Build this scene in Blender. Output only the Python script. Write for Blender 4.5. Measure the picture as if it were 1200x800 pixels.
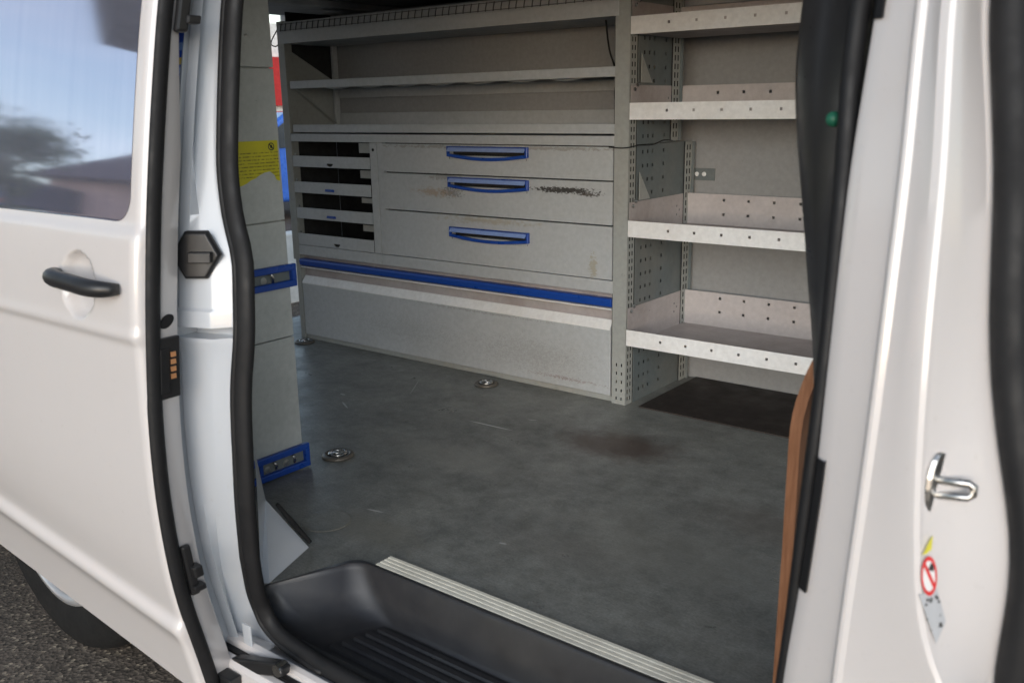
import bpy, bmesh, math, random
from mathutils import Vector, Matrix
random.seed(7)
for o in list(bpy.data.objects): bpy.data.objects.remove(o)
S = bpy.context.scene
COL = S.collection
# ------------------------------------------------------------------ camera
cam = bpy.data.cameras.new("camera")
camo = bpy.data.objects.new("camera", cam); COL.objects.link(camo)
R = Matrix(((0.79, -0.139, 0.597), (0.613, 0.205, -0.763), (-0.016, 0.969, 0.247)))
q = R.to_quaternion(); q.normalize()
camo.rotation_mode = 'QUATERNION'; camo.rotation_quaternion = q
camo.location = (0, 0, 1.0)
cam.sensor_width = 36; cam.lens = 36 * 1077 / 1200
cam.clip_start = 0.02; cam.clip_end = 500
cam.dof.use_dof = True; cam.dof.focus_distance = 2.9; cam.dof.aperture_fstop = 6.5
S.camera = camo
# ------------------------------------------------------------------ light
SUN_EL, SUN_AZ = 10, 150        # degrees; azimuth measured from +Y towards +X
w = bpy.data.worlds.new("World"); S.world = w; w.use_nodes = True
nt = w.node_tree; bg = nt.nodes["Background"]
sky = nt.nodes.new("ShaderNodeTexSky"); sky.sky_type = 'NISHITA'; sky.sun_disc = False
sky.sun_elevation = math.radians(SUN_EL); sky.sun_rotation = math.radians(SUN_AZ)
sky.air_density = 1.0; sky.dust_density = 0.6; sky.ozone_density = 1.3
# thin streaky high cloud over the blue
tcw = nt.nodes.new("ShaderNodeTexCoord"); mpw = nt.nodes.new("ShaderNodeMapping"); mpw.inputs[3].default_value = (1.2, 1.2, 5)
nzw = nt.nodes.new("ShaderNodeTexNoise"); nzw.inputs['Scale'].default_value = 1.6; nzw.inputs['Detail'].default_value = 6
nt.links.new(tcw.outputs['Generated'], mpw.inputs[0]); nt.links.new(mpw.outputs[0], nzw.inputs['Vector'])
mrw = nt.nodes.new("ShaderNodeMapRange"); mrw.inputs[1].default_value = .35; mrw.inputs[2].default_value = .7; mrw.inputs[3].default_value = .05; mrw.inputs[4].default_value = .50
nt.links.new(nzw.outputs['Fac'], mrw.inputs[0])
bww = nt.nodes.new("ShaderNodeRGBToBW"); nt.links.new(sky.outputs[0], bww.inputs[0])
scw = nt.nodes.new("ShaderNodeVectorMath"); scw.operation = 'SCALE'; scw.inputs[0].default_value = (1.62, 1.6, 1.68); nt.links.new(bww.outputs[0], scw.inputs[3])
mxw = nt.nodes.new("ShaderNodeMix"); mxw.data_type = 'RGBA'; nt.links.new(mrw.outputs[0], mxw.inputs[0]); nt.links.new(sky.outputs[0], mxw.inputs[6]); nt.links.new(scw.outputs[0], mxw.inputs[7])
nt.links.new(mxw.outputs[2], bg.inputs[0]); bg.inputs[1].default_value = 0.15
sl = bpy.data.lights.new("sun", 'SUN'); sl.energy = 2.0; sl.angle = math.radians(60); sl.color = (0.96, 0.98, 1.0)
so = bpy.data.objects.new("sun", sl); COL.objects.link(so)
az, el = math.radians(SUN_AZ), math.radians(SUN_EL)
d = Vector((math.sin(az) * math.cos(el), math.cos(az) * math.cos(el), math.sin(el)))
so.rotation_mode = 'QUATERNION'; so.rotation_quaternion = d.to_track_quat('Z', 'Y'); so.location = (0, -5, 8)
S.view_settings.view_transform = 'Standard'; S.view_settings.look = 'None'
S.view_settings.exposure = 0.64; S.view_settings.gamma = 1
S.render.engine = 'CYCLES'
S.cycles.max_bounces = 10; S.cycles.diffuse_bounces = 6

# ------------------------------------------------------------------ materials
def nodes(m):
    m.use_nodes = True; t = m.node_tree; return t, t.nodes, t.links, t.nodes["Principled BSDF"]
def N(t, kind, **k):
    n = t.nodes.new(kind)
    for a, b in k.items():
        if a in n.inputs: n.inputs[a].default_value = b
        else: setattr(n, a, b)
    return n
def mixc(t, fac, a, b):
    m = t.nodes.new("ShaderNodeMix"); m.data_type = 'RGBA'
    if isinstance(fac, (int, float)): m.inputs[0].default_value = fac
    else: t.links.new(fac, m.inputs[0])
    for s, v in ((6, a), (7, b)):
        if isinstance(v, tuple): m.inputs[s].default_value = (*v[:3], 1)
        else: t.links.new(v, m.inputs[s])
    return m.outputs[2]
def ramp(t, src, lo, hi, a=0.0, b=1.0):
    r = t.nodes.new("ShaderNodeMapRange"); r.inputs[1].default_value = lo; r.inputs[2].default_value = hi
    r.inputs[3].default_value = a; r.inputs[4].default_value = b; t.links.new(src, r.inputs[0]); return r.outputs[0]
def coords(t, scale=(1, 1, 1), rot=(0, 0, 0), src='Object'):
    tc = t.nodes.new("ShaderNodeTexCoord"); mp = t.nodes.new("ShaderNodeMapping")
    mp.inputs[3].default_value = scale; mp.inputs[2].default_value = rot
    t.links.new(tc.outputs[src], mp.inputs[0]); return mp.outputs[0]
def noise(t, vec, scale, detail=4, rough=.6):
    n = N(t, "ShaderNodeTexNoise"); n.inputs['Scale'].default_value = scale
    n.inputs['Detail'].default_value = detail; n.inputs['Roughness'].default_value = rough
    t.links.new(vec, n.inputs['Vector']); return n.outputs['Fac']
def math_(t, op, a, b):
    m = t.nodes.new("ShaderNodeMath"); m.operation = op
    for i, v in enumerate((a, b)):
        if isinstance(v, (int, float)): m.inputs[i].default_value = v
        else: t.links.new(v, m.inputs[i])
    return m.outputs[0]
def bump(t, p, h, strength=.2, dist=.002):
    b = N(t, "ShaderNodeBump"); b.inputs['Strength'].default_value = strength; b.inputs['Distance'].default_value = dist
    t.links.new(h, b.inputs['Height']); t.links.new(b.outputs[0], p.inputs['Normal'])
def plain(name, col, rough=.5, metal=0, coat=0, var=.15, spec=.5):
    m = bpy.data.materials.new(name); t, n, l, p = nodes(m)
    v = coords(t); a = noise(t, v, 9); f = ramp(t, a, .3, .7)
    l.new(mixc(t, f, tuple(c * (1 - var) for c in col), tuple(min(1, c * (1 + var)) for c in col)), p.inputs['Base Color'])
    p.inputs['Metallic'].default_value = metal; p.inputs['Coat Weight'].default_value = coat; p.inputs['Coat Roughness'].default_value = .06
    p.inputs['Specular IOR Level'].default_value = spec
    r = ramp(t, noise(t, v, 25), .3, .7, max(.03, rough * .8), min(1, rough * 1.2)); l.new(r, p.inputs['Roughness'])
    return m
def worn(name, col, wear=(.09, .07, .05), amount=.5, rough=.45, metal=0, stain=(.30, .24, .17), stain_amt=.35):
    """painted steel with smears, dark specks and fine scratches"""
    m = bpy.data.materials.new(name); t, n, l, p = nodes(m)
    v = coords(t); big = ramp(t, noise(t, v, 2.5, 5, .65), .42, .75)
    c = mixc(t, math_(t, 'MULTIPLY', big, stain_amt), col, stain)
    mott = ramp(t, noise(t, v, 60, 3), .3, .7, .93, 1.06)
    cm = t.nodes.new("ShaderNodeVectorMath"); cm.operation = 'SCALE'; l.new(c, cm.inputs[0]); l.new(mott, cm.inputs[3])
    sp = ramp(t, noise(t, coords(t, (1, 1, 1)), 38, 6, .75), .66, .74)
    zone = ramp(t, noise(t, v, 4, 3), .45, .62)
    spk = math_(t, 'MULTIPLY', sp, zone)
    scr = ramp(t, noise(t, coords(t, (9, 9, 160), (0, .25, 0)), 3, 3, .8), .70, .76)
    scr2 = ramp(t, noise(t, coords(t, (140, 8, 14), (0, .5, .2)), 3, 3, .8), .71, .77)
    f = math_(t, 'MINIMUM', math_(t, 'MULTIPLY', math_(t, 'ADD', math_(t, 'ADD', spk, scr), scr2), amount), 1.0)
    l.new(mixc(t, f, cm.outputs[0], wear), p.inputs['Base Color'])
    p.inputs['Metallic'].default_value = metal
    l.new(ramp(t, noise(t, v, 14, 5), .3, .7, rough * .75, min(1, rough * 1.35)), p.inputs['Roughness'])
    bump(t, p, noise(t, v, 350, 2), .06, .0006)
    return m
def car_paint(name='white_car_paint', a=(.61, .58, .57), b=(.52, .49, .465), crough=.11):
    m = bpy.data.materials.new(name); t, n, l, p = nodes(m)
    v = coords(t); f = ramp(t, noise(t, v, 3, 6, .7), .45, .8)
    dirt = ramp(t, noise(t, v, 70, 5, .7), .62, .8)
    c = mixc(t, math_(t, 'MULTIPLY', f, .18), a, b)
    l.new(mixc(t, math_(t, 'MULTIPLY', dirt, .28), c, (.35, .32, .28)), p.inputs['Base Color'])
    p.inputs['Roughness'].default_value = .38; p.inputs['Coat Weight'].default_value = 1.0
    p.inputs['Coat Roughness'].default_value = crough; p.inputs['Coat IOR'].default_value = 1.52
    bump(t, p, noise(t, v, 6, 2), .10, .004)
    return m
M = {}
M['paint'] = car_paint()
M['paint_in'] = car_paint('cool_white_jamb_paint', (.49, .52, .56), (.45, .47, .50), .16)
M['grey'] = worn('pale_grey_rack_paint', (.435, .455, .465), amount=.9, stain=(.35, .34, .315), stain_amt=.45)
M['grey2'] = worn('grey_end_panel_paint', (.48, .50, .485), (.03, .03, .03), amount=.9, stain=(.20, .21, .19))
M['white'] = worn('off_white_shelf_paint', (.80, .80, .79), (.25, .2, .16), amount=.35, stain=(.5, .42, .34))
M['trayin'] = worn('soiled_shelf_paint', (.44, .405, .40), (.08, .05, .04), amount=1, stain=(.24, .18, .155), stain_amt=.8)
M['peg'] = worn('slate_pegboard_paint', (.13, .155, .16), (.04, .04, .04), .6)
M['post'] = worn('grey_slotted_post', (.33, .345, .33), (.06, .05, .04), .6)
M['wall'] = worn('mauve_grey_lining', (.285, .288, .285), (.14, .12, .11), .3, .6, stain=(.28, .255, .25))
M['blue'] = worn('blue_enamel', (.010, .060, .33), (.25, .3, .4), .6, .32, stain=(.01, .04, .18))
M['bluelip'] = worn('worn_blue_enamel_grip', (.25, .36, .68), (.45, .47, .5), 1.6, .35, stain=(.3, .33, .4), stain_amt=.8)
M['black'] = plain('black_rubber', (.010, .010, .011), .62, spec=.35)
M['blackp'] = plain('black_plastic', (.016, .016, .017), .38)
M['dark'] = plain('dark_parts_and_cavity_shade', (.02, .02, .02), .8)  # near-black for dark parts; also stands in for shade inside the carcass
M['recess'] = plain('navy_recess_shade', (.004, .007, .022), .7, spec=.2)  # shadow inside the blue handles, put into a near-black colour
M['steel'] = plain('bright_steel', (.55, .54, .52), .28, 1)
M['zinc'] = plain('dull_zinc', (.42, .42, .40), .45, .9)
M['copper'] = plain('copper_contact', (.85, .42, .2), .35, .6)
M['rim'] = plain('silver_wheel', (.62, .62, .63), .35, .7)
M['tyre'] = plain('tyre_rubber', (.010, .010, .010), .85, spec=.25)
M['green'] = plain('green_plastic', (.015, .13, .075), .45)
M['roof'] = plain('grey_headliner', (.45, .45, .44), .8)
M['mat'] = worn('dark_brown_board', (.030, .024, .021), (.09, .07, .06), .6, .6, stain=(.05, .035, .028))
M['sill'] = worn('cream_aluminium_strip', (.86, .82, .70), (.2, .17, .13), .8, .5, stain=(.36, .32, .25), stain_amt=.7)

def floor_mat():
    m = bpy.data.materials.new("grey_green_floor_lining"); t, n, l, p = nodes(m)
    v = coords(t)
    a = ramp(t, noise(t, v, 2.6, 9, .78), .36, .66); b = ramp(t, noise(t, v, 22, 8, .8), .38, .66)
    c = mixc(t, a, (.128, .130, .119), (.235, .232, .208)); c = mixc(t, math_(t, 'MULTIPLY', b, .5), c, (.24, .24, .22))
    # trodden grain along the van
    g = ramp(t, noise(t, coords(t, (12, 90, 1)), 2, 4, .7), .4, .7); c = mixc(t, math_(t, 'MULTIPLY', g, .35), c, (.085, .095, .095))
    fib = ramp(t, noise(t, coords(t, (1, 2.2, 1), (0, 0, .35)), 150, 3, .7), .3, .7, .72, 1.30)
    mid = ramp(t, noise(t, v, 11, 7, .8), .35, .65, .84, 1.20)
    vm = t.nodes.new("ShaderNodeVectorMath"); vm.operation = 'SCALE'; l.new(c, vm.inputs[0]); l.new(math_(t, 'MULTIPLY', fib, mid), vm.inputs[3]); c = vm.outputs[0]
    def blob(cx, cy, rx, ry, col, amt, c):
        tc = t.nodes.new("ShaderNodeTexCoord"); mp = t.nodes.new("ShaderNodeMapping")
        mp.inputs[1].default_value = (-(cx + 1.3) / rx, -(cy - 2.0) / ry, 0); mp.inputs[3].default_value = (1 / rx, 1 / ry, 0)
        l.new(tc.outputs['Object'], mp.inputs[0])
        ln = t.nodes.new("ShaderNodeVectorMath"); ln.operation = 'LENGTH'; l.new(mp.outputs[0], ln.inputs[0])
        r = math_(t, 'ADD', ln.outputs['Value'], ramp(t, noise(t, v, 9, 5, .7), .2, .8, -.45, .45))
        return mixc(t, math_(t, 'MULTIPLY', ramp(t, r, 1.0, .35), amt), c, col)
    c = blob(-1.37, 2.26, .24, .15, (.075, .052, .042), .95, c)
    c = blob(-1.75, 1.9, .35, .10, (.27, .26, .23), .4, c)
    c = blob(-1.55, 1.42, .2, .09, (.17, .16, .13), .5, c)
    c = blob(-.9, 1.75, .35, .2, (.24, .23, .20), .35, c)
    c = blob(-.75, 2.0, .30, .14, (.115, .095, .08), .45, c)
    c = blob(-1.15, 1.6, .25, .10, (.11, .10, .09), .35, c)
    def line(cx, cy, rx, ry, rot, amt, c):
        tc = t.nodes.new("ShaderNodeTexCoord"); m0 = t.nodes.new("ShaderNodeMapping"); m0.inputs[1].default_value = (-(cx + 1.3), -(cy - 2.0), 0)
        m1 = t.nodes.new("ShaderNodeMapping"); m1.inputs[2].default_value = (0, 0, -rot)
        m2 = t.nodes.new("ShaderNodeMapping"); m2.inputs[3].default_value = (1 / rx, 1 / ry, 0)
        l.new(tc.outputs['Object'], m0.inputs[0]); l.new(m0.outputs[0], m1.inputs[0]); l.new(m1.outputs[0], m2.inputs[0])
        ln = t.nodes.new("ShaderNodeVectorMath"); ln.operation = 'LENGTH'; l.new(m2.outputs[0], ln.inputs[0])
        return mixc(t, math_(t, 'MULTIPLY', ramp(t, ln.outputs['Value'], 1.0, .6), amt), c, (.62, .62, .60))
    for a in ((-1.80, 2.178, .10, .0035, .04, .95), (-2.35, 2.05, .045, .004, -.5, .6), (-2.45, 2.13, .015, .006, 0, .6), (-1.72, 2.30, .02, .004, .3, .5), (-1.63, 1.50, .03, .004, .2, .6), (-1.25, 1.55, .012, .004, .2, .5), (-2.3, 2.35, .10, .0022, -1.0, .4)):
        c = line(*a, c)
    scr = math_(t, 'MAXIMUM', ramp(t, noise(t, coords(t, (7, 120, 1), (0, 0, .5)), 2.3, 2, .8), .69, .73), ramp(t, noise(t, coords(t, (110, 6, 1), (0, 0, .3)), 2.1, 2, .8), .70, .74))
    spk = ramp(t, noise(t, v, 70, 3, .6), .70, .74)
    c = mixc(t, math_(t, 'MULTIPLY', math_(t, 'MAXIMUM', scr, spk), .38), c, (.30, .29, .27))
    l.new(c, p.inputs['Base Color'])
    l.new(ramp(t, noise(t, v, 7, 6, .7), .3, .7, .26, .52), p.inputs['Roughness'])
    bump(t, p, noise(t, v, 260, 3), .25, .001)
    return m
M['floor'] = floor_mat()

def asphalt():
    m = bpy.data.materials.new("brown_grey_asphalt"); t, n, l, p = nodes(m)
    v = coords(t); vo = N(t, "ShaderNodeTexVoronoi"); vo.inputs['Scale'].default_value = 110; l.new(v, vo.inputs['Vector'])
    sep = t.nodes.new("ShaderNodeSeparateColor"); l.new(vo.outputs['Color'], sep.inputs[0])
    c = mixc(t, sep.outputs[0], (.055, .045, .036), (.165, .132, .105))
    c = mixc(t, ramp(t, sep.outputs[1], .88, .96), c, (.34, .28, .21))
    c = mixc(t, math_(t, 'MULTIPLY', ramp(t, noise(t, v, 1.7, 6), .4, .7), .5), c, (.07, .06, .052))
    l.new(c, p.inputs['Base Color']); p.inputs['Roughness'].default_value = .85
    bump(t, p, vo.outputs['Distance'], .5, .004)
    return m
M['asphalt'] = asphalt()

def glass_tint():
    m = bpy.data.materials.new("mirror_tinted_glass"); t, n, l, p = nodes(m)
    v = coords(t); p.inputs['Metallic'].default_value = .90
    l.new(mixc(t, ramp(t, noise(t, coords(t, (20, 1, .6)), 2, 3), .3, .7), (.72, .76, .95), (.77, .80, .98)), p.inputs['Base Color'])
    l.new(ramp(t, noise(t, v, 5, 4), .3, .7, .03, .07), p.inputs['Roughness'])
    bump(t, p, noise(t, v, 4, 1), .06, .004)
    return m
M['tint'] = glass_tint()

# ------------------------------------------------------------------ helpers
ORG = {}
def thing(name, label, cat, loc, group=None):
    o = bpy.data.objects.new(name, None); COL.objects.link(o); o.location = loc; o.empty_display_size = .1
    o['label'] = label; o['category'] = cat
    if group: o['group'] = group
    ORG[o] = Vector(loc); return o
def link(name, me, mat, parent, label=None, smooth=False, bevel=0, seg=2):
    o = bpy.data.objects.new(name, me); COL.objects.link(o)
    if mat is not None and len(me.materials) == 0: me.materials.append(M[mat] if isinstance(mat, str) else mat)
    if smooth:
        for f in me.polygons: f.use_smooth = True
    if bevel:
        b = o.modifiers.new("bevel", 'BEVEL'); b.width = bevel; b.segments = seg; b.limit_method = 'ANGLE'; b.angle_limit = math.radians(35)
        b.harden_normals = False
    if parent is not None: o.parent = parent
    ORG[o] = ORG[parent] if parent is not None else Vector((0, 0, 0))
    if label: o['label'] = label
    return o
def mesh(name, verts, faces, mat, parent=None, **k):
    org = ORG[parent] if parent is not None else Vector((0, 0, 0))
    me = bpy.data.meshes.new(name); me.from_pydata([Vector(v) - org for v in verts], [], faces); me.validate(); me.update()
    bm = bmesh.new(); bm.from_mesh(me); bmesh.ops.recalc_face_normals(bm, faces=bm.faces[:]); bm.to_mesh(me); bm.free()
    return link(name, me, mat, parent, **k)
BF = [(0, 3, 2, 1), (4, 5, 6, 7), (0, 1, 5, 4), (1, 2, 6, 5), (2, 3, 7, 6), (3, 0, 4, 7)]
def boxv(x0, x1, y0, y1, z0, z1):
    return [(x0, y0, z0), (x1, y0, z0), (x1, y1, z0), (x0, y1, z0), (x0, y0, z1), (x1, y0, z1), (x1, y1, z1), (x0, y1, z1)]
class MB:
    def __init__(s): s.v = []; s.f = []
    def add(s, v, f):
        n = len(s.v); s.v += [tuple(a) for a in v]; s.f += [tuple(i + n for i in g) for g in f]; return s
    def box(s, *a): return s.add(boxv(*a), BF)
    def prism(s, pts, axis, a, b):
        """polygon pts (two coords) extruded along axis from a to b"""
        def P(p, c):
            return {'x': (c, p[0], p[1]), 'y': (p[0], c, p[1]), 'z': (p[0], p[1], c)}[axis]
        n = len(pts); v = [P(p, a) for p in pts] + [P(p, b) for p in pts]
        f = [tuple(range(n)), tuple(range(n, 2 * n))] + [(i, (i + 1) % n, n + (i + 1) % n, n + i) for i in range(n)]
        return s.add(v, f)
    def tube(s, path, r, n=8, rx=None, caps=True):
        path = [Vector(p) for p in path]; vs = []; fs = []
        prev = None
        for i, p in enumerate(path):
            a = path[max(0, i - 1)]; b = path[min(len(path) - 1, i + 1)]; t = (b - a).normalized()
            up = Vector((0, 1, 0)) if abs(t.y) < .9 else Vector((0, 0, 1))
            u = t.cross(up).normalized(); w_ = t.cross(u).normalized()
            rr = r[i] if isinstance(r, (list, tuple)) else r
            rw = rr if rx is None else rx
            for k in range(n):
                an = 2 * math.pi * k / n; vs.append(p + u * math.cos(an) * rr + w_ * math.sin(an) * rw)
        for i in range(len(path) - 1):
            for k in range(n): fs.append((i * n + k, i * n + (k + 1) % n, (i + 1) * n + (k + 1) % n, (i + 1) * n + k))
        if caps: fs.append(tuple(range(n))); fs.append(tuple(range((len(path) - 1) * n, len(path) * n)))
        return s.add(vs, fs)
    def cyl(s, c, axis, r, h, n=20, r2=None):
        r2 = r if r2 is None else r2; vs = []
        for j, rr in ((0, r), (1, r2)):
            for k in range(n):
                a = 2 * math.pi * k / n; u, v_ = rr * math.cos(a), rr * math.sin(a); o = h * j
                vs.append({'x': (c[0] + o, c[1] + u, c[2] + v_), 'y': (c[0] + u, c[1] + o, c[2] + v_), 'z': (c[0] + u, c[1] + v_, c[2] + o)}[axis])
        return s.add(vs, [tuple(range(n)), tuple(range(n, 2 * n))] + [(k, (k + 1) % n, n + (k + 1) % n, n + k) for k in range(n)])
    def lathe(s, c, axis, prof, n=32):
        vs = []; m = len(prof)
        for r, h in prof:
            for k in range(n):
                a = 2 * math.pi * k / n; u, v_ = r * math.cos(a), r * math.sin(a)
                vs.append({'x': (c[0] + h, c[1] + u, c[2] + v_), 'y': (c[0] + u, c[1] + h, c[2] + v_), 'z': (c[0] + u, c[1] + v_, c[2] + h)}[axis])
        fs = [(i * n + k, i * n + (k + 1) % n, (i + 1) * n + (k + 1) % n, (i + 1) * n + k) for i in range(m - 1) for k in range(n)]
        fs += [tuple(range(n)), tuple(range((m - 1) * n, m * n))]
        return s.add(vs, fs)
    def build(s, name, mat, parent=None, **k): return mesh(name, s.v, s.f, mat, parent, **k)
def part(name, mat, parent, *b, bevel=.0015, **k): return MB().box(*b).build(name, mat, parent, bevel=bevel, **k)
def sheet(name, mat, parent, axis, c, a0, a1, b0, b1, holes, th=.0015, **k):
    """a steel sheet in the plane axis=c spanning a x b with real rectangular holes (ca, cb, wa, wb)"""
    A = {a0, a1}; B = {b0, b1}
    for ca, cb, wa, wb in holes: A |= {round(ca - wa / 2, 5), round(ca + wa / 2, 5)}; B |= {round(cb - wb / 2, 5), round(cb + wb / 2, 5)}
    A = sorted(a for a in A if a0 <= a <= a1); B = sorted(b for b in B if b0 <= b <= b1)
    def P(a, b): return {'x': (c, a, b), 'y': (a, c, b), 'z': (a, b, c)}[axis]
    vs = [P(a, b) for a in A for b in B]; nb = len(B); fs = []
    for i in range(len(A) - 1):
        for j in range(nb - 1):
            ma, mb = (A[i] + A[i + 1]) / 2, (B[j] + B[j + 1]) / 2
            if any(abs(ma - h[0]) < h[2] / 2 and abs(mb - h[1]) < h[3] / 2 for h in holes): continue
            fs.append((i * nb + j, (i + 1) * nb + j, (i + 1) * nb + j + 1, i * nb + j + 1))
    o = mesh(name, vs, fs, mat, parent, **k)
    s = o.modifiers.new("thickness", 'SOLIDIFY'); s.thickness = th; s.offset = 0
    return o
def loft(name, mat, parent, rows, close=False, smooth=True, sharp=None, **k):
    n = len(rows[0]); vs = [p for r in rows for p in r]; fs = []
    for i in range(len(rows) - 1):
        for j in range(n - (0 if close else 1)):
            fs.append((i * n + j, i * n + (j + 1) % n, (i + 1) * n + (j + 1) % n, (i + 1) * n + j))
    o = mesh(name, vs, fs, mat, parent, smooth=smooth, **k)
    if sharp: mark_sharp(o, sharp)
    return o
def mark_sharp(o, deg):
    bm = bmesh.new(); bm.from_mesh(o.data)
    for e in bm.edges:
        if len(e.link_faces) == 2 and e.calc_face_angle(0) > math.radians(deg): e.smooth = False
    bm.to_mesh(o.data); bm.free()
def interp(tab, z):
    tab = sorted(tab)
    if z <= tab[0][0]: return tab[0][1]
    for (a, b), (c, d_) in zip(tab, tab[1:]):
        if z <= c: return b + (d_ - b) * (z - a) / (c - a)
    return tab[-1][1]
def smooth_tab(tab, w_=.05):
    return lambda z: sum(interp(tab, z + k * w_ / 3) for k in (-3, -2, -1, 0, 1, 2, 3)) / 7
YD = [(-.6, .95), (-.3, .92), (-.11, .888), (-.03, .872), (.1, .843), (.285, .829), (.455, .832), (.61, .846), (.76, .865), (.85, .878), (1.02, .908), (1.19, .942), (1.35, .985), (1.5, 1.05)]
yd = smooth_tab(YD, .07)
def frange(a, b, s):
    n = max(1, round((b - a) / s)); return [a + (b - a) * i / n for i in range(n + 1)]
def curve_tube(name, mat, parent, path, r, rx=None, n=10, **k):
    return MB().tube(path, r, n, rx).build(name, mat, parent, smooth=True, **k)
def spline(pts, sub=6):
    pts = [Vector(p) for p in pts]; out = []
    for i in range(len(pts) - 1):
        p0, p1, p2, p3 = pts[max(0, i - 1)], pts[i], pts[i + 1], pts[min(len(pts) - 1, i + 2)]
        for k in range(sub):
            t = k / sub; out.append(.5 * ((2 * p1) + (p2 - p0) * t + (2 * p0 - 5 * p1 + 4 * p2 - p3) * t * t + (3 * p1 - p0 - 3 * p2 + p3) * t ** 3))
    out.append(pts[-1]); return out

# ================================================================== GROUND
GZ = -.40
g = mesh('ground', [(-150, -150, GZ), (150, -150, GZ), (150, 150, GZ), (-150, 150, GZ)], [(0, 1, 2, 3)], 'asphalt'); g['kind'] = 'structure'

# ================================================================== VAN
van = thing('van', 'white panel van with its side door slid open on a racked load space', 'van', (-1.3, 2.0, GZ))
# --- floor
MB().box(-3.6, .9, 1.289, 3.06, -.03, 0).prism([(-3.6, 1.05), (-1.5745, 1.05), (-1.4605, 1.2885), (-3.6, 1.2885)], 'z', -.03, 0).box(-.40, .9, 1.05, 1.289, -.03, 0).build('load_floor', 'floor', van)
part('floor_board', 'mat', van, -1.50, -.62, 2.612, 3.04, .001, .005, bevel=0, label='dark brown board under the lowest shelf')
# --- step tray, one moulding with ribs
def rpoly(pts, r, n=7):
    out = []; m = len(pts)
    for i in range(m):
        p = Vector(pts[i]); a = (Vector(pts[i - 1]) - p).normalized(); b = (Vector(pts[(i + 1) % m]) - p).normalized()
        s, e = p + a * r, p + b * r
        for k in range(n + 1):
            t = k / n; out.append((1 - t) ** 2 * s + 2 * t * (1 - t) * p + t * t * e)
    return out
rings = [(-1.575, -1.462, -.395, 1.055, 1.288, .03, .001), (-1.573, -1.461, -.397, 1.056, 1.2875, .032, .0075), (-1.562, -1.451, -.405, 1.063, 1.278, .035, .0085), (-1.559, -1.449, -.407, 1.065, 1.276, .036, .0065),
         (-1.557, -1.447, -.409, 1.066, 1.274, .038, .0), (-1.553, -1.443, -.411, 1.067, 1.272, .04, -.006), (-1.52, -1.420, -.425, 1.070, 1.262, .055, -.045), (-1.49, -1.400, -.432, 1.073, 1.256, .06, -.073),
         (-1.455, -1.378, -.44, 1.076, 1.251, .06, -.091), (-1.42, -1.357, -.45, 1.078, 1.247, .055, -.1005), (-1.41, -1.346, -.455, 1.079, 1.245, .05, -.102), (-1.405, -1.34, -.458, 1.080, 1.243, .05, -.102)]
vs = []; fs = []
for xn, xf, xr, yn, yf, r, z in rings:
    for p in rpoly([(xn, yn), (xf, yf), (xr, yf), (xr, yn)], r):
        k = max(0.0, 1 - (p[1] - yn) / .035); vs.append((p[0], p[1], z * (1 - k) + min(z, -.072 if z > -.07 else z) * k))
n_ = len(vs) // len(rings)
for i in range(len(rings) - 1):
    for j in range(n_): fs.append((i * n_ + j, i * n_ + (j + 1) % n_, (i + 1) * n_ + (j + 1) % n_, (i + 1) * n_ + j))
fs.append(tuple(range((len(rings) - 1) * n_, len(rings) * n_)))
M['tray'] = worn('black_moulded_plastic', (.024, .024, .027), (.11, .10, .09), .6, .36, stain=(.055, .052, .048), stain_amt=.6)
tray = mesh('step_tray', vs, fs, 'tray', van, smooth=True, label='black moulded step tray inside the sill'); mark_sharp(tray, 35)
mb = MB()
for k in range(6):
    y = 1.096 + k * .0262; x0 = -1.385 + k * .009
    mb.prism([(y - .010, -.103), (y + .010, -.103), (y + .006, -.0965), (y - .006, -.0965)], 'x', x0, -.50)
mb.build('tread_rib', 'tray', tray, smooth=False)['kind'] = 'stuff'
# --- cream ribbed strip
mb = MB().box(-1.412, -.40, 1.2895, 1.340, .0005, .005)
for k in range(4):
    y = 1.2955 + k * .0128; mb.prism([(y - .0052, .005), (y + .0052, .005), (y + .0042, .0074), (y - .0042, .0074)], 'x', -1.410, -.402)
mb.build('edge_strip', 'sill', van, label='cream ribbed aluminium strip along the floor edge')
# --- floor plug and scratches
MB().lathe((-1.685, 1.385, 0), 'z', [(.062, .0002), (.062, .0015), (.058, .0022), (.001, .0022)], 40).build('floor_plug', 'floor', van, smooth=False)
# --- lashing eyes
def lashing(x, y, sc, first=[None]):
    if first[0] is None:
        prof = [(.040, .0005), (.040, .005), (.034, .010), (.029, .010), (.027, .004), (.001, .003)]
        a = MB().lathe((0, 0, 0), 'z', prof, 32); me = bpy.data.meshes.new('lashing_eye'); me.from_pydata([tuple(v) for v in a.v], [], a.f)
        b = MB(); b.tube([(.021 * math.cos(t), .021 * math.sin(t) * .9, .010) for t in [2 * math.pi * k / 24 for k in range(25)]], .0035, 8)
        b.box(-.022, .022, -.004, .004, .006, .013)
        me2 = bpy.data.meshes.new('lashing_ring'); me2.from_pydata([tuple(v) for v in b.v], [], b.f)
        for m_ in (me, me2):
            bm = bmesh.new(); bm.from_mesh(m_); bmesh.ops.recalc_face_normals(bm, faces=bm.faces[:]); bm.to_mesh(m_); bm.free()
            for f in m_.polygons: f.use_smooth = True
        me.materials.append(plain('brown_black_cup', (.14, .125, .105), .45, .5)); me2.materials.append(M['steel'])
        first[0] = (me, me2)
    o = link('lashing_eye', first[0][0], None, van); o.location = Vector((x, y, 0)) - ORG[van]; o.rotation_euler.z = random.random() * 3; o.scale = (sc, sc, 1)
    ORG[o] = Vector((x, y, 0)); link('lashing_ring', first[0][1], None, o)
lashing(-2.0, 1.705, 1.2); lashing(-2.097, 2.522, 1.12); lashing(-3.17, 2.555, 1.1)

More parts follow.
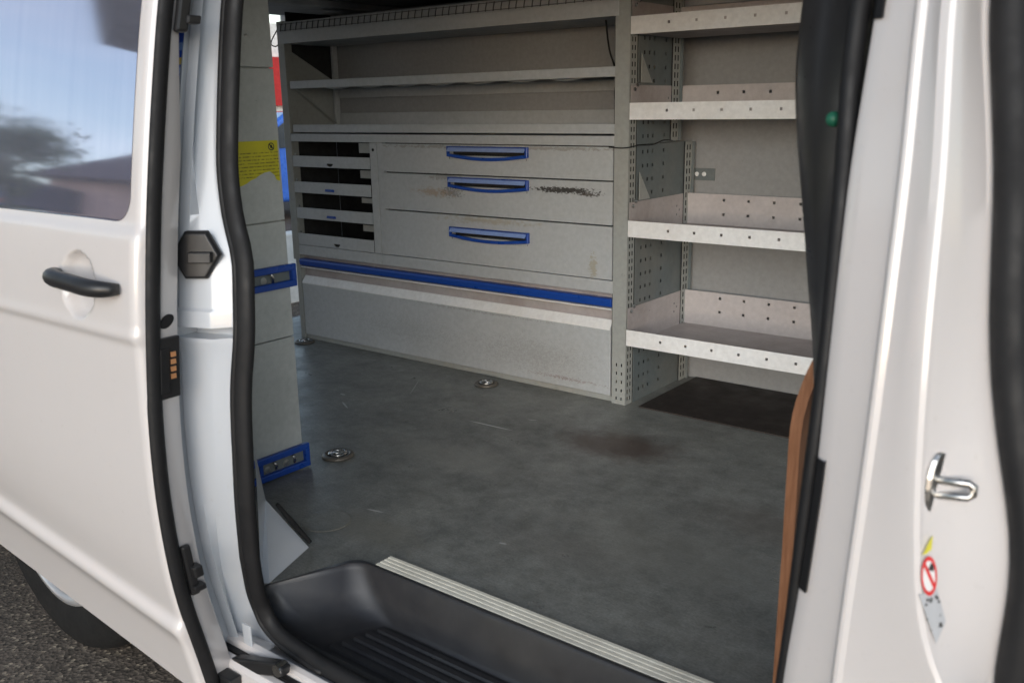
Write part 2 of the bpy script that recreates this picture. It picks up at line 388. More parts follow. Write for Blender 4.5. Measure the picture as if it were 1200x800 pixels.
# --- pillar between side door and load space
S0 = [(1.204, -1.546), (1.018, -1.535), (.893, -1.523), (.80, -1.500), (.738, -1.463), (.577, -1.458), (.492, -1.471), (.334, -1.479), (.138, -1.508), (-.046, -1.538), (-.2, -1.53)]
S1 = [(1.2, -1.478), (1.017, -1.466), (.895, -1.460), (.80, -1.430), (.743, -1.402), (.603, -1.393), (.503, -1.407), (.35, -1.412), (.162, -1.427), (-.017, -1.462), (-.2, -1.46)]
s0, s1 = smooth_tab(S0, .03), smooth_tab(S1, .03)
zs = sorted(set([round(z, 4) for z in frange(-.17, 1.41, .03)] + [.574, .5835, .5845, .600, .6035, .6045, .612, .63, .64]))
rows = []
for z in zs:
    y = yd(z); a, b = s0(z), s1(z)
    ex = -1.566
    g_ = .040 if .584 < z < .604 else (.004 if z < .584 else 0)      # ledge slot
    lip = -.005 if .604 <= z < .64 else (-.007 * math.exp(-((z - .580) / .012) ** 2) if z < .584 else 0)
    wid = .012 * max(0, min(1, (z - .95) / .3))
    rows.append([(-3.55, y + .10, z), (-2.4, y + .10, z), (-1.70, y + .10, z), (ex - .02 - wid, y + .101, z), (ex, y + .106, z), (ex + .0015, y + .122 + g_, z), (ex + .006, y + .122 + g_, z), (ex + .0075, y + .112 + g_ + lip, z),
                 (ex + .030, y + .119 + g_ + lip, z), (a - .030, y + .136 + g_ + lip, z), (a - .024, y + .140 + g_ * .9 + lip, z), (a - .006, y + .160 + g_ * .3, z), (a + .004, y + .166, z), (b - .018, y + .168, z), (b - .035, y + .185, z), (b - .19, y + .27, z)])
loft('rear_pillar', 'paint_in', van, rows, sharp=30)
# foot of the pillar inside
mesh('pillar_foot', [(-1.657, 1.19, .135), (-1.607, 1.263, .001), (-1.545, 1.1, .001), (-1.56, 1.09, .0), (-1.60, 1.13, .22), (-1.615, 1.14, .30)],
     [(0, 1, 2), (0, 2, 3), (0, 3, 4), (0, 4, 5)], 'paint_in', van)
MB().tube([(-1.637, 1.205, .125), (-1.625, 1.232, .075), (-1.607, 1.268, .012)], [.004, .007, .005], 6).build('foam_clip', 'black', van)
# bump stop (black hexagon with a slot)
hx = MB(); c0 = Vector((-1.514, yd(.742) + .122, .742)); u = Vector((.84, .54, 0)).normalized(); nrm = Vector((.54, -.84, -.05)).normalized(); vv = Vector((0, 0.1, 1)).normalized()
def hexring(r, h): return [c0 + u * a * r + vv * b * r + nrm * h for a, b in ((-1, 0), (-.45, .93), (.45, .93), (1, 0), (.45, -.93), (-.45, -.93))]
hv = hexring(.048, -.002) + hexring(.048, .006) + hexring(.043, .012)
hx.add(hv, [tuple(range(12, 18))] + [(i + a, (i + 1) % 6 + a, (i + 1) % 6 + a + 6, i + a + 6) for a in (0, 6) for i in range(6)])
hx.add([c0 + u * a + vv * b + nrm * h for h in (.010, .024) for a, b in ((-.010, -.012), (.034, -.012), (.034, .008), (-.010, .008))], BF)
hx.build('bump_stop', 'blackp', van, bevel=.002, label='black hexagonal door bump stop')
# added blue and yellow strip, standing in for the colours behind the door
def gap_strip_mat():
    m = bpy.data.materials.new("blue_yellow_gap_colours"); t, n, l, p = nodes(m)
    c = mixc(t, ramp(t, noise(t, coords(t, (6, 6, 26)), 2, 3), .52, .58), (.02, .07, .42), (.16, .28, .60))
    c = mixc(t, ramp(t, noise(t, coords(t, (3, 3, 15), (0, 0, 1)), 2, 1), .60, .63), c, (.55, .42, .10)); l.new(c, p.inputs['Base Color']); p.inputs['Roughness'].default_value = .25; return m
rows = []
for z in frange(.95, 1.40, .03):
    k = min(1.3, (z - .95) / .25); rows.append([(-1.640, yd(z) + .092, z), (-1.585, yd(z) + .096, z), (-1.572 + .014 * k, yd(z) + .101 + .002 * k, z)])
loft('added_gap_strip', gap_strip_mat(), van, rows)
# --- seals round the opening
left = [(.5 * (s0(z) + s1(z)), yd(z) + .165, z) for z in frange(.13, 1.41, .03)][::-1]
path = left + spline([(-1.474, 1.012, .09), (-1.482, 1.022, .04), (-1.484, 1.034, -.005), (-1.468, 1.038, -.040), (-1.425, 1.038, -.062), (-1.34, 1.037, -.074), (-1.25, 1.036, -.078), (-.9, 1.034, -.078), (-.5, 1.03, -.078), (-.40, 1.02, -.06), (-.36, 1.01, 0)], 5)
KX = [(1.107, -.338), (1.04, -.340), (.927, -.331), (.74, -.326), (.66, -.327), (.54, -.330), (.41, -.334), (.316, -.342), (0, -.355)]
kx = smooth_tab(KX, .05)
path += [(kx(z) - .001, yd(z) + .122, z) for z in frange(.04, 1.41, .04)]
nl = len(left); nk = len(frange(.04, 1.41, .04))
rr_ = [.026] * nl + [.026 - .016 * min(1, i / 8) if False else .024 for i in range(len(path) - nl - nk)] + [.0085 + .004 * i / nk for i in range(nk)]
curve_tube('door_opening_seal', 'black', van, path, rr_, .016, 12)
curve_tube('seal_ridge', 'black', van, [Vector(p) + Vector((-.006, -.0135, 0)) for p in path[:nl + 30]], .0065, .006, 8)
# --- sill
prof = [(1.060, -.105), (1.045, -.098), (1.010, -.078), (1.000, -.082), (.995, -.088), (.993, -.104), (.978, -.106), (.976, -.096), (.962, -.098), (.955, -.108), (.950, -.16), (.945, -.25), (.96, -.255), (1.06, -.25)]
MB().prism(prof, 'x', -1.60, 1.0).build('sill', 'paint', van, bevel=.002)
part('door_rail', 'black', van, -1.60, -.30, .979, .992, -.102, -.0945, bevel=0)
# --- front pillar
W = smooth_tab([(1.101, -.312), (.93, -.317), (.751, -.315), (.6, -.314), (.469, -.320), (.347, -.331), (0, -.345)], .04)
C1 = smooth_tab([(1.096, -.271), (.932, -.264), (.763, -.263), (.628, -.264), (.534, -.267), (.382, -.272), (.0, -.285)], .05)
C2 = smooth_tab([(1.091, -.233), (.935, -.219), (.774, -.213), (.648, -.206), (.562, -.198), (.476, -.184), (.436, -.164), (.36, -.12), (.2, -.08), (0, -.06)], .04)
FL = smooth_tab([(1.096, -.221), (.93, -.192), (.762, -.175), (.678, -.158), (.594, -.135), (.551, -.127), (.505, -.125), (.407, -.129), (.2, -.10), (0, -.08)], .04)
rows = []
for z in frange(-.1, 1.41, .025):
    y = yd(z); w0, a, b, f = W(z), C1(z), C2(z), max(FL(z), C2(z) + .008)
    rows.append([(w0 + .03, y + .20, z), (w0 - .006, y + .130, z), (w0 - .006, y + .106, z), (w0, y + .101, z), (w0 + .012, y + .096, z), (a - .010, y + .083, z), (a - .003, y + .080, z), (a + .0015, y + .072, z), (a + .005, y + .0715, z),
                 (a + .011, y + .0735, z), ((a + b) / 2, y + .068, z), (b - .012, y + .061, z), (b - .004, y + .060, z), (b + .001, y + .063, z), (b + .004, y + .070, z), (b * .55 + f * .45 + .001, y + .095, z), (f - .004, y + .132, z), (f + .003, y + .140, z), (f + .05, y + .145, z), (f + .06, y + .165, z), (f + .03, y + .24, z), (w0 + .02, y + .24, z)])
loft('front_pillar', 'paint', van, rows, sharp=24)
curve_tube('front_door_seal', 'black', van, [(max(FL(z), C2(z) + .008) + .019, yd(z) + .140, z) for z in frange(-.05, 1.41, .03)], .0185, .018, 12)
loft('pillar_buffer', 'black', van, [[(W(z) - .016, yd(z) + .128, z), (W(z) - .004, yd(z) + .100, z), (W(z) + .005, yd(z) + .0935, z), (W(z) + .0055, yd(z) + .0985, z)] for z in frange(.468, .622, .02)], smooth=False)
loft('pillar_buffer', 'black', van, [[(W(z) - .016, yd(z) + .128, z), (W(z) - .004, yd(z) + .100, z), (W(z) + .005, yd(z) + .0935, z), (W(z) + .0055, yd(z) + .0985, z)] for z in frange(1.082, 1.2, .02)], smooth=False)
# striker
sk = MB(); c = Vector((-.2, 0, 0))
sx, sy, sz = C2(.626) + .010, yd(.626) + .082, .626
t_ = Vector((.30, .95, 0)).normalized(); nn_ = Vector((.96, .28, 0))
def loc(a, b, h): return Vector((sx, sy, sz)) + t_ * a + Vector((0, .06, 1)).normalized() * b + nn_ * h
pl = MB(); ns = 20
ov = [(.015 * math.cos(2 * math.pi * k / ns), .036 * math.sin(2 * math.pi * k / ns)) for k in range(ns)]
pl.add([loc(a, b, h) for h in (-.002, .0035) for a, b in ov], [tuple(range(ns)), tuple(range(ns, 2 * ns))] + [(k, (k + 1) % ns, ns + (k + 1) % ns, ns + k) for k in range(ns)])
stp = pl.build('striker', 'steel', van, bevel=.001, label='steel door striker loop')
MB().tube([loc(-.002, .008, 0), loc(-.001, .007, .030), loc(.0, .004, .034), loc(.0, -.004, .034), loc(-.001, -.007, .030), loc(-.002, -.008, 0)], .0042, 10).build('striker_pin', 'steel', stp, smooth=True)
# airbag sticker: yellow flag, red prohibition ring, grey printed field
def stloc(a, b, h=.0):            # a across, b up from the sticker centre, lies on the curved pillar face
    z = .532 + b; x = C2(z) + .002 + a; y = yd(z) + .064 + a * 1.2
    return (x + h * .7, y - h * .8, z)
def stpatch(name, pts, mat, par, h): return mesh(name, [stloc(a, b, h) for a, b in pts], [tuple(range(len(pts)))], mat, par)
stk = stpatch('warning_sticker', [(-.003, -.010), (.010, -.006), (.014, -.040), (.004, -.060)][::-1], plain('grey_white_print', (.42, .43, .45), .4), van, .0012)
stpatch('yellow_flag', [(-.001, .030), (.001, .031), (.0065, .046), (.008, .048), (.007, .034), (.003, .030)], plain('yellow_print', (.55, .5, .05), .4), stk, .0014)
rg = MB(); k_ = 24
rv = []
for rr in (1.0, .78):
    rv += [stloc(.0045 + .0058 * rr * math.cos(2 * math.pi * i / k_), .008 + .020 * rr * math.sin(2 * math.pi * i / k_), .0022) for i in range(k_)]
rg.add(rv, [(i, (i + 1) % k_, k_ + (i + 1) % k_, k_ + i) for i in range(k_)])
rg.add([stloc(.0005, .020, .0022), stloc(.002, .023, .0022), stloc(.009, -.003, .0022), stloc(.0075, -.006, .0022)], [(0, 1, 2, 3)])
rg.build('red_ring', plain('red_print', (.6, .03, .03), .4), stk)
stpatch('ring_field', [(.0045 + .0055 * math.cos(2 * math.pi * i / 20), .008 + .019 * math.sin(2 * math.pi * i / 20)) for i in range(20)], plain('white_print', (.7, .7, .7), .4), stk, .0016)
bk = plain('black_print', (.03, .03, .03), .5)
mb = MB()
mb.add([stloc(.004, .014, .002), stloc(.008, .012, .002), stloc(.0085, .019, .002), stloc(.006, .021, .002)], [(0, 1, 2, 3)])
random.seed(4)
for i in range(34):
    a = -.000 + .010 * random.random(); b = -.014 - .036 * random.random(); s_ = .0018
    mb.add([stloc(a, b, .0018), stloc(a + s_, b + .001, .0018), stloc(a + s_, b + .003, .0018), stloc(a, b + .003, .0018)], [(0, 1, 2, 3)])
mb.build('sticker_print', bk, stk)['kind'] = 'stuff'
# black inner trim of the pillar with the green button
BL = smooth_tab([(1.3, -.462), (1.124, -.453), (1.062, -.455), (1.0, -.449), (.979, -.444), (.875, -.422), (.761, -.397), (.688, -.380), (.55, -.365), (.3, -.36)], .05)
rows = []
for z in frange(.60, 1.41, .03):
    y = yd(z); a = BL(z); b = -.343 - .012 * max(0, min(1, (z - .7) / .3))
    rows.append([(b + .01, y + .14, z), (b - .006, y + .175, z), (a * .55 + b * .45, y + .205, z), (a * .85 + b * .15, y + .222, z), (a + .004, y + .238, z), (a, y + .258, z), (a + .004, y + .285, z), (b, y + .33, z)])
loft('pillar_trim', plain('soft_black_trim', (.022, .021, .022), .33), van, rows, label='bulging black inner pillar trim')
MB().lathe((-.3585, 1.038, .981), 'y', [(.0085, .03), (.0085, .0), (.007, -.004), (.003, -.007), (.0005, -.0075)], 16).build('green_button', 'green', van, smooth=True)
# plywood edge
ply = bpy.data.materials.new("orange_brown_plywood"); t, n, l, p = nodes(ply)
cc = mixc(t, ramp(t, noise(t, coords(t, (60, 60, 5)), 3, 5), .35, .7), (.28, .115, .05), (.44, .20, .10)); l.new(cc, p.inputs['Base Color']); p.inputs['Roughness'].default_value = .6
bump(t, p, noise(t, coords(t, (60, 60, 5)), 6, 3), .3, .001)
PX = [(.70, -.392), (.674, -.401), (.657, -.408), (.625, -.417), (.592, -.423), (.56, -.424), (.40, -.423), (.2, -.426), (0, -.428)]
rows = []
for z in frange(.0, .70, .02):
    x = interp(PX, z); y = 1.150 - .012 * math.sin(z * 4)
    rows.append([(x, y, z), (x + .017, y - .004, z), (x + .03, y + .34, z), (x + .013, y + .34, z)])
loft('plywood_panel', ply, van, rows, close=True, smooth=False, label='orange brown plywood edge beside the side door')

# --- roof, walls, cab shell
def shell_roof():
    rows = []
    for x in [-3.62, -3.5, -1.5, -.3, .8, 1.3]:
        dz = 0 if x < .9 else -.03
        rows.append([(x, 1.02, 1.40 + dz), (x, 1.06, 1.49 + dz), (x, 1.25, 1.54 + dz), (x, 2.0, 1.56 + dz), (x, 2.75, 1.54 + dz), (x, 3.1, 1.49 + dz), (x, 3.16, 1.40 + dz)])
    return loft('roof', 'paint', van, rows)
shell_roof()
part('headliner', 'roof', van, -3.58, -.1, 1.12, 3.08, 1.425, 1.435, bevel=0)
for x in (-3.0, -2.3, -1.6, -.9): part('roof_bow', 'roof', van, x - .04, x + .04, 1.15, 3.05, 1.395, 1.424, bevel=.006)
MB().box(-3.6, -.15, 3.045, 3.06, 0, 1.42).build('side_lining', 'wall', van)
MB().box(-3.6, 0, 3.10, 3.12, -.25, 1.42).box(0, 1.2, 3.10, 3.12, -.25, .65).box(0, 1.2, 3.10, 3.12, 1.30, 1.42).build('far_body_side', 'paint', van)
part('wall_rail', 'grey', van, -3.5, -.15, 2.985, 3.04, 1.322, 1.345)
part('wall_rail', 'roof', van, -3.5, -.15, 2.975, 3.04, 1.3475, 1.40)
# near rear corner and inner lining behind the pillar
MB().box(-3.6, -1.72, 1.14, 1.15, 0, 1.42).build('near_lining', 'roof', van)
part('rear_corner_post', 'paint', van, -3.66, -3.56, .99, 1.16, -.2, 1.46, bevel=.02)
part('rear_corner_post', 'paint', van, -3.66, -3.56, 2.935, 3.12, -.2, 1.46, bevel=.02)
part('rear_bumper', 'blackp', van, -3.80, -3.62, .98, 3.12, -.22, -.04, bevel=.03)
part('rear_door', 'paint', van, -4.42, -3.67, .985, 1.02, -.12, 1.44, bevel=.015, label='rear door swung open beside the near wall')
part('rear_door', 'paint', van, -3.62, -2.88, 3.135, 3.17, -.12, 1.44, bevel=.015, label='rear door folded back flat against the far side')
part('cab_floor', 'floor', van, .9, 1.4, 1.0, 3.1, -.03, 0, bevel=0)
MB().prism([(1.15, 0), (1.15, .62), (1.3, .72), (1.75, .62), (2.15, .45), (2.2, -.2), (1.15, -.2)], 'y', 1.02, 3.1).build('front_end', 'paint', van, bevel=.06)
for yy in (1.02, 3.06): mesh('windscreen_pillar', [(1.15, yy, .68), (1.22, yy, .70), (.85, yy, 1.50), (.75, yy, 1.50), (1.15, yy + .06, .68), (1.22, yy + .06, .70), (.85, yy + .06, 1.50), (.75, yy + .06, 1.50)], BF, 'paint', van)

# --- sliding door
DX0, DX1 = -2.95, -1.500
def zshift(x, z):                 # the lower lines of the door rise gently to the rear
    k = max(0, min(1, (.32 - z) / .25)); return .095 * (-1.5 - x) * k
def crease(z):
    r = 0
    r -= .011 * (1 / (1 + math.exp((z - .030) / .006)))                 # lower moulding stands proud
    r -= .006 * math.exp(-((z - .012) / .02) ** 2)
    r += .0045 * (1 / (1 + math.exp((z - .600) / .0035)))               # body line
    r -= .0035 * math.exp(-((z - .612) / .012) ** 2)
    r -= .012 * (1 / (1 + math.exp((z - .798) / .0045)))  * (1 / (1 + math.exp((.55 - z) / .05)))    # shoulder under window
    return r
CX, CZ = -1.700, .688
def cup(x, z):
    dx, dz = (x - CX) / .060, (z - CZ) / .062; r2 = dx * dx + dz * dz
    return 0 if r2 >= 1 else .034 * (1 - r2) ** .45
def doory(x, z):
    y = yd(z) + crease(z) + cup(x, z)
    return y
xs = sorted(set([round(x, 4) for x in frange(DX0, -1.80, .05) + frange(-1.80, -1.60, .006) + frange(-1.60, DX1, .012)]))
zs = sorted(set([round(z, 4) for z in frange(-.145, .0, .012) + frange(0, .07, .004) + frange(.07, .57, .02) + frange(.57, .64, .004) + frange(.64, .74, .006) + frange(.74, .83, .004) + frange(.83, 1.40, .02)]))
rows = []
for x in xs:
    k = max(0, (x - (DX1 - .012)) / .012)
    rows.append([(x, doory(x, z) + .006 * k * k, z + zshift(x, z)) for z in zs])
for off, xx in ((.020, DX1), (.030, DX1 - .004), (.075, DX1 - .006), (.084, DX1 - .02)):
    rows.append([(xx, yd(z) + off - (.024 * max(0, min(1, (z - .93) / .26)) if off > .04 else 0), z) for z in zs])
rows.append([(DX0, yd(z) + .084, z + zshift(DX0, z)) for z in zs]); rows.append(rows[0])
door = loft('sliding_door', 'paint', van, rows, label='white sliding side door run back along the body')
# paint gets a tighter angle: split the end face off with an edge seal
curve_tube('edge_seal', 'black', door, [(DX1 + .001, yd(z) + .021, z) for z in frange(-.19, 1.40, .025)], .0095, .0145, 10)
MB().tube([(DX1 - .004, yd(-.15) + .03, -.15), (DX1 - .004, yd(-.15) + .075, -.145)], .012, 8).build('edge_seal', 'black', door)
# window
gp = rpoly([(-2.85, .812), (-1.538, .812), (-1.538, 1.36), (-2.85, 1.36)], .05, 8)
def door_window():
    vs = []; fs = []
    xs2 = frange(-2.85, -1.538, .06); zs2 = [.812, .8135, .816, .820, .825, .832, .840, .848] + frange(.857, 1.34, .02)
    rows = []
    for z in zs2:
        dz = min(z - .812, .045); ins = .045 - math.sqrt(max(0, .045 ** 2 - (.045 - dz) ** 2))
        rows.append([(max(-2.85 + ins, min(-1.538 - ins, x)), doory(x, z) - .0015, z) for x in xs2])
    o = loft('door_window', 'tint', door, rows, label='blue tinted mirror-like window pane')
    return o
door_window()
# handle
hz = .700; hp = []
for k in range(25):
    s = -1 + 2 * k / 24; x = -1.658 + .108 * s; y = doory(-1.80, hz) - .038 + .034 * abs(s) ** 5; hp.append((x, y, hz - .0012 * s * 4 + .002 * (1 - s * s)))
hr = [.0165 - .006 * abs(-1 + 2 * k / 24) ** 8 for k in range(25)]
MB().tube(hp, hr, 12, None).build('handle', 'blackp', door, smooth=True, label='black bar handle')
# parts on the leading end of the door
def endbox(name, mat, par, a0, a1, z0, z1, h, bev=.002, **k):
    vs = [(DX1 - .004 + hh, yd(z) + a, z) for hh in (0, h) for z in (z0, z1) for a in (a0, a1)]
    return mesh(name, vs, [(0, 1, 3, 2), (4, 6, 7, 5), (0, 4, 5, 1), (2, 3, 7, 6), (0, 2, 6, 4), (1, 5, 7, 3)], mat, par, bevel=bev, **k)
cb = endbox('contact_block', 'blackp', door, .024, .072, .490, .603, .010)
for k in range(4):
    z = .527 + k * .0135; vs = [(DX1 + .008 + hh, yd(z) + a, zz_) for hh in (0, .002) for zz_ in (z, z + .009) for a in (.052, .062)]
    mesh('copper_contact', vs, [(0, 1, 3, 2), (4, 6, 7, 5), (0, 4, 5, 1), (2, 3, 7, 6), (0, 2, 6, 4), (1, 5, 7, 3)], 'copper', door)
endbox('contact_slot', 'black', door, .030, .050, .50, .585, .013)
ovl = [(.050 + .014 * math.cos(a), .632 + .011 * math.sin(a)) for a in [2 * math.pi * k / 18 for k in range(18)]]
mesh('oval_plug', [(DX1 - .003 + h, yd(.63) + a, z + (a - .05) * .4) for h in (0, .005) for a, z in ovl], [tuple(range(18)), tuple(range(18, 36))] + [(k, (k + 1) % 18, 18 + (k + 1) % 18, 18 + k) for k in range(18)], 'black', door)
endbox('lower_buffer', 'blackp', door, .036, .056, .085, .195, .012, .005)
endbox('lower_buffer', 'blackp', door, .046, .066, .125, .150, .024, .004)
endbox('lower_buffer', 'blackp', door, .040, .066, .094, .108, .020, .003)
endbox('upper_latch', 'blackp', door, .040, .066, 1.135, 1.30, .014, .006)
endbox('upper_latch', 'blackp', door, .058, .085, 1.150, 1.165, .020, .003)
MB().box(-1.56, -1.475, .955, .975, -.165, -.125).box(-1.60, -1.46, .925, .954, -.16, -.112).prism([(-1.50, -.13), (-1.34, -.075), (-1.335, -.055), (-1.36, -.052), (-1.47, -.085), (-1.53, -.105)], 'y', .962, .985).build('roller_arm', 'blackp', door, bevel=.004, label='black lower roller arm')
MB().cyl((-1.352, .960, -.064), 'y', .013, .024, 16).build('guide_roller', 'steel', door)
MB().box(-1.512, -1.485, 1.0, 1.004, -.085, -.035).build('sill_bracket', 'paint_in', van, bevel=.001)

# --- rear wheel
WX, WY, WZ, WR = -2.315, 1.0, -.035, .365
tp = [(.20, .02), (.225, .004), (.27, -.006), (.31, -.004), (.345, .010), (.358, .03), (WR, .05), (WR, .19), (.35, .215), (.20, .215)]
wh = MB().lathe((WX, WY, WZ), 'y', tp, 64).build('wheel', 'tyre', van, smooth=True, label='rear wheel showing below the slid door')
rim = MB().lathe((WX, WY - .001, WZ), 'y', [(.232, .016), (.226, -.002), (.212, -.004), (.205, .012), (.195, .055), (.17, .06), (.10, .045), (.06, .02), (.001, .015)], 64)
rim.build('wheel_rim', 'rim', wh, smooth=True)
for k in range(10):
    a = 2 * math.pi * k / 10 + .2; MB().cyl((WX + .155 * math.cos(a), WY + .044, WZ + .155 * math.sin(a)), 'y', .02, .02, 12).build('rim_hole', 'dark', wh)
wx2 = MB().lathe((1.35, 1.02, WZ), 'y', tp, 48).build('wheel', 'tyre', van, smooth=True)
for yy, xx in ((2.88, WX), (2.88, 1.35)): MB().lathe((xx, yy, WZ), 'y', tp, 32).build('wheel', 'tyre', van, smooth=True)
part('underbody', 'dark', van, -3.5, 1.1, 1.22, 2.86, -.24, -.14, bevel=0)

# ================================================================== DRAWER RACK
YF = 2.604
rack = thing('drawer_rack', 'pale grey steel rack of drawers, small trays and two open shelves', 'storage rack', (-2.4, 2.75, 0))
XL, XR = -3.222, -1.606
MB().box(-3.264, -3.222, YF, YF + .04, .36, 1.36).box(-3.252, -3.224, YF + .002, YF + .03, 0, .36).build('post', 'post', rack, bevel=.002)
sheet('post', 'post', rack, 'y', YF + .0008, -1.603, -1.550, -.012, 1.44, [(-1.585, z, .005, .011) for z in frange(.02, .14, .03)] + [(-1.565, z, .005, .011) for z in frange(.02, .14, .03)])
sheet('post_flange', 'post', rack, 'x', -1.5505, YF + .0025, YF + .046, -.01, 1.44, [(y, z, .009, .015) for z in frange(.02, 1.40, .025) for y in (YF + .017, YF + .034)])
part('post', 'post', rack, -1.603, -1.585, 2.83, 2.87, 0, 1.4)
part('back_panel', 'wall', rack, -3.22, -1.61, 2.885, 2.89, .87, 1.40, bevel=0)
mesh('end_sheet', [(-3.236, YF + .03, .90), (-3.236, 2.885, .90), (-3.236, 2.885, 1.12), (-3.236, YF + .03, 1.25)], [(0, 1, 2, 3)], 'post', rack).modifiers.new("t", 'SOLIDIFY').thickness = .002
mesh('end_sheet', [(-3.24, YF + .03, 1.25), (-3.24, 2.885, 1.10), (-3.24, 2.885, 1.40), (-3.24, YF + .03, 1.40)], [(0, 1, 2, 3)], 'dark', rack)  # dark sheet in place of the shadowed opening above the cut panel
MB().tube([(-3.215, 2.64, 1.09), (-3.215, 2.86, .94)], .009, 4, .003).build('brace', 'post', rack)
MB().box(-3.22, -3.205, 2.855, 2.88, .90, 1.36).build('rear_upright', 'grey', rack)
# top tray with clip rail
tt = MB().box(-3.25, -1.59, YF - .004, YF, 1.270, 1.316).prism([(YF - .004, 1.316), (YF, 1.316), (YF + .006, 1.355), (YF + .002, 1.356)], 'x', -3.25, -1.59).box(-3.25, -1.59, YF + .0005, 2.885, 1.270, 1.274)
top_tray = tt.build('top_tray', 'grey', rack, bevel=.0008)
cr = MB()
for z in (1.322, 1.347): cr.tube([(-3.24, YF - .006 + (z - 1.322) * .15, z), (-1.60, YF - .006 + (z - 1.322) * .15, z)], .0013, 5)
k = 0
x = -3.23
while x < -1.62:
    cr.tube([(x, YF - .0075, 1.319), (x, YF - .0055, 1.332), (x + .002, YF - .002, 1.350)], .0021, 5); x += .034 if k % 9 else .030; k += 1
o = cr.build('clip_rail', plain('dark_zinc', (.12, .12, .12), .5, .6), top_tray); o['kind'] = 'stuff'
# shelves
def open_shelf(z0, z1, back0, back1, arch):
    s = MB().box(-3.205, XR + .002, YF + .002, YF + .006, z0, z1).box(-3.205, XR + .002, YF + .0065, 2.884, z0 + .010, z0 + .013).build('shelf', 'grey', rack, bevel=.0008)
    part('shelf_back_lip', 'grey', s, -3.20, XR, 2.872, 2.876, back0, back1)
    if arch:
        m_ = MB()
        x = -3.05
        while x < -1.75:
            pts = [(x + .085 - .085 * math.cos(math.pi * i / 10), z0 + .0095 - .016 * math.sin(math.pi * i / 10)) for i in range(11)]
            m_.prism(pts, 'y', YF + .05, YF + .052); x += .19
        m_.build('stiffener', 'grey', s)
open_shelf(1.088, 1.119, 1.05, 1.088, True)
open_shelf(.910, .941, .925, .985, False)
# carcass frame
fr = 'frame_rail'
part(fr, 'grey', rack, XL, XR + .002, YF, YF + .02, .8715, .9035)
part(fr, 'grey', rack, -2.742, -2.7025, YF, YF + .02, .4285, .8705)
part(fr, 'grey', rack, -2.7005, -2.6695, YF + .001, YF + .02, .4285, .8705)
part(fr, 'grey', rack, XL, -2.7015, YF, YF + .02, .384, .4275)
part(fr, 'grey', rack, -2.6995, XR + .002, YF, YF + .02, .384, .4275)
MB().cyl((-2.722, YF - .002, .843), 'y', .006, .004, 16).build('lock', 'dark', rack)
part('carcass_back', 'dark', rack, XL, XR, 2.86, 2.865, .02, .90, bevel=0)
part('carcass_side', 'dark', rack, XL - .006, XL - .002, YF + .022, 2.86, .36, .90, bevel=0)  # inner side of the bays coloured near-black in place of shade
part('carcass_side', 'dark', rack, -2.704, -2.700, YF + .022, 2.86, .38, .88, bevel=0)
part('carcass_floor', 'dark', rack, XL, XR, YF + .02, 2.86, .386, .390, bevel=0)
part('carcass_top', 'grey', rack, XL, XR, YF + .021, 2.884, .8985, .902, bevel=0)
# small trays
for i, (zt, zb) in enumerate(((.812, .766), (.703, .656), (.592, .545), (.480, .430))):
    dy = (.0, -.002, .001, -.001)[i]
    m_ = MB(); xa, xb = -3.219, -2.745
    if i in (0, 3):        # lip with a real half-moon finger notch
        cx, cw = -2.985 + .005 * i, .020
        arc = [(cx + cw * math.cos(a), zb + (zt - zb) * .36 - .013 * math.sin(a)) for a in [math.pi * j / 10 for j in range(11)]]
        zz0 = zb + (zt - zb) * .36
        m_.box(xa, xb, YF + dy, YF + .0025 + dy, zz0, zt)
        m_.prism([(xa, zb), (xb, zb), (xb, zz0)] + arc + [(xa, zz0)], 'y', YF + dy, YF + .0025 + dy)
        # keep the upper strip and the notched lower strip a single lip
    else:
        m_.box(xa, xb, YF + dy, YF + .0025 + dy, zb, zt)
    td = m_.build('tray_front', 'grey', rack)
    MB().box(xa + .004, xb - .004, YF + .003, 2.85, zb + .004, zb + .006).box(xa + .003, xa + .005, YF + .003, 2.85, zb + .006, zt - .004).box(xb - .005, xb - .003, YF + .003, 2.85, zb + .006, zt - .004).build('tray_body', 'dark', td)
    if i in (1, 2): MB().prism([(YF - .001, zb + .020), (YF - .012, zb + .022), (YF - .014, zb + .012), (YF - .001, zb + .009)], 'x', -3.01, -2.965).build('finger_tab', 'blue', td, bevel=.001)
    MB().box(-2.835, -2.758, YF + .03, YF + .033, zt + (.016, .024, .034, .030)[i], zt + .055).build('slide_bracket', 'post', td)
    MB().lathe((-3.205, YF + .006, zt + .006), 'y', [(.004, 0), (.004, -.003), (.001, -.004)], 10).build('screw', 'steel', td)
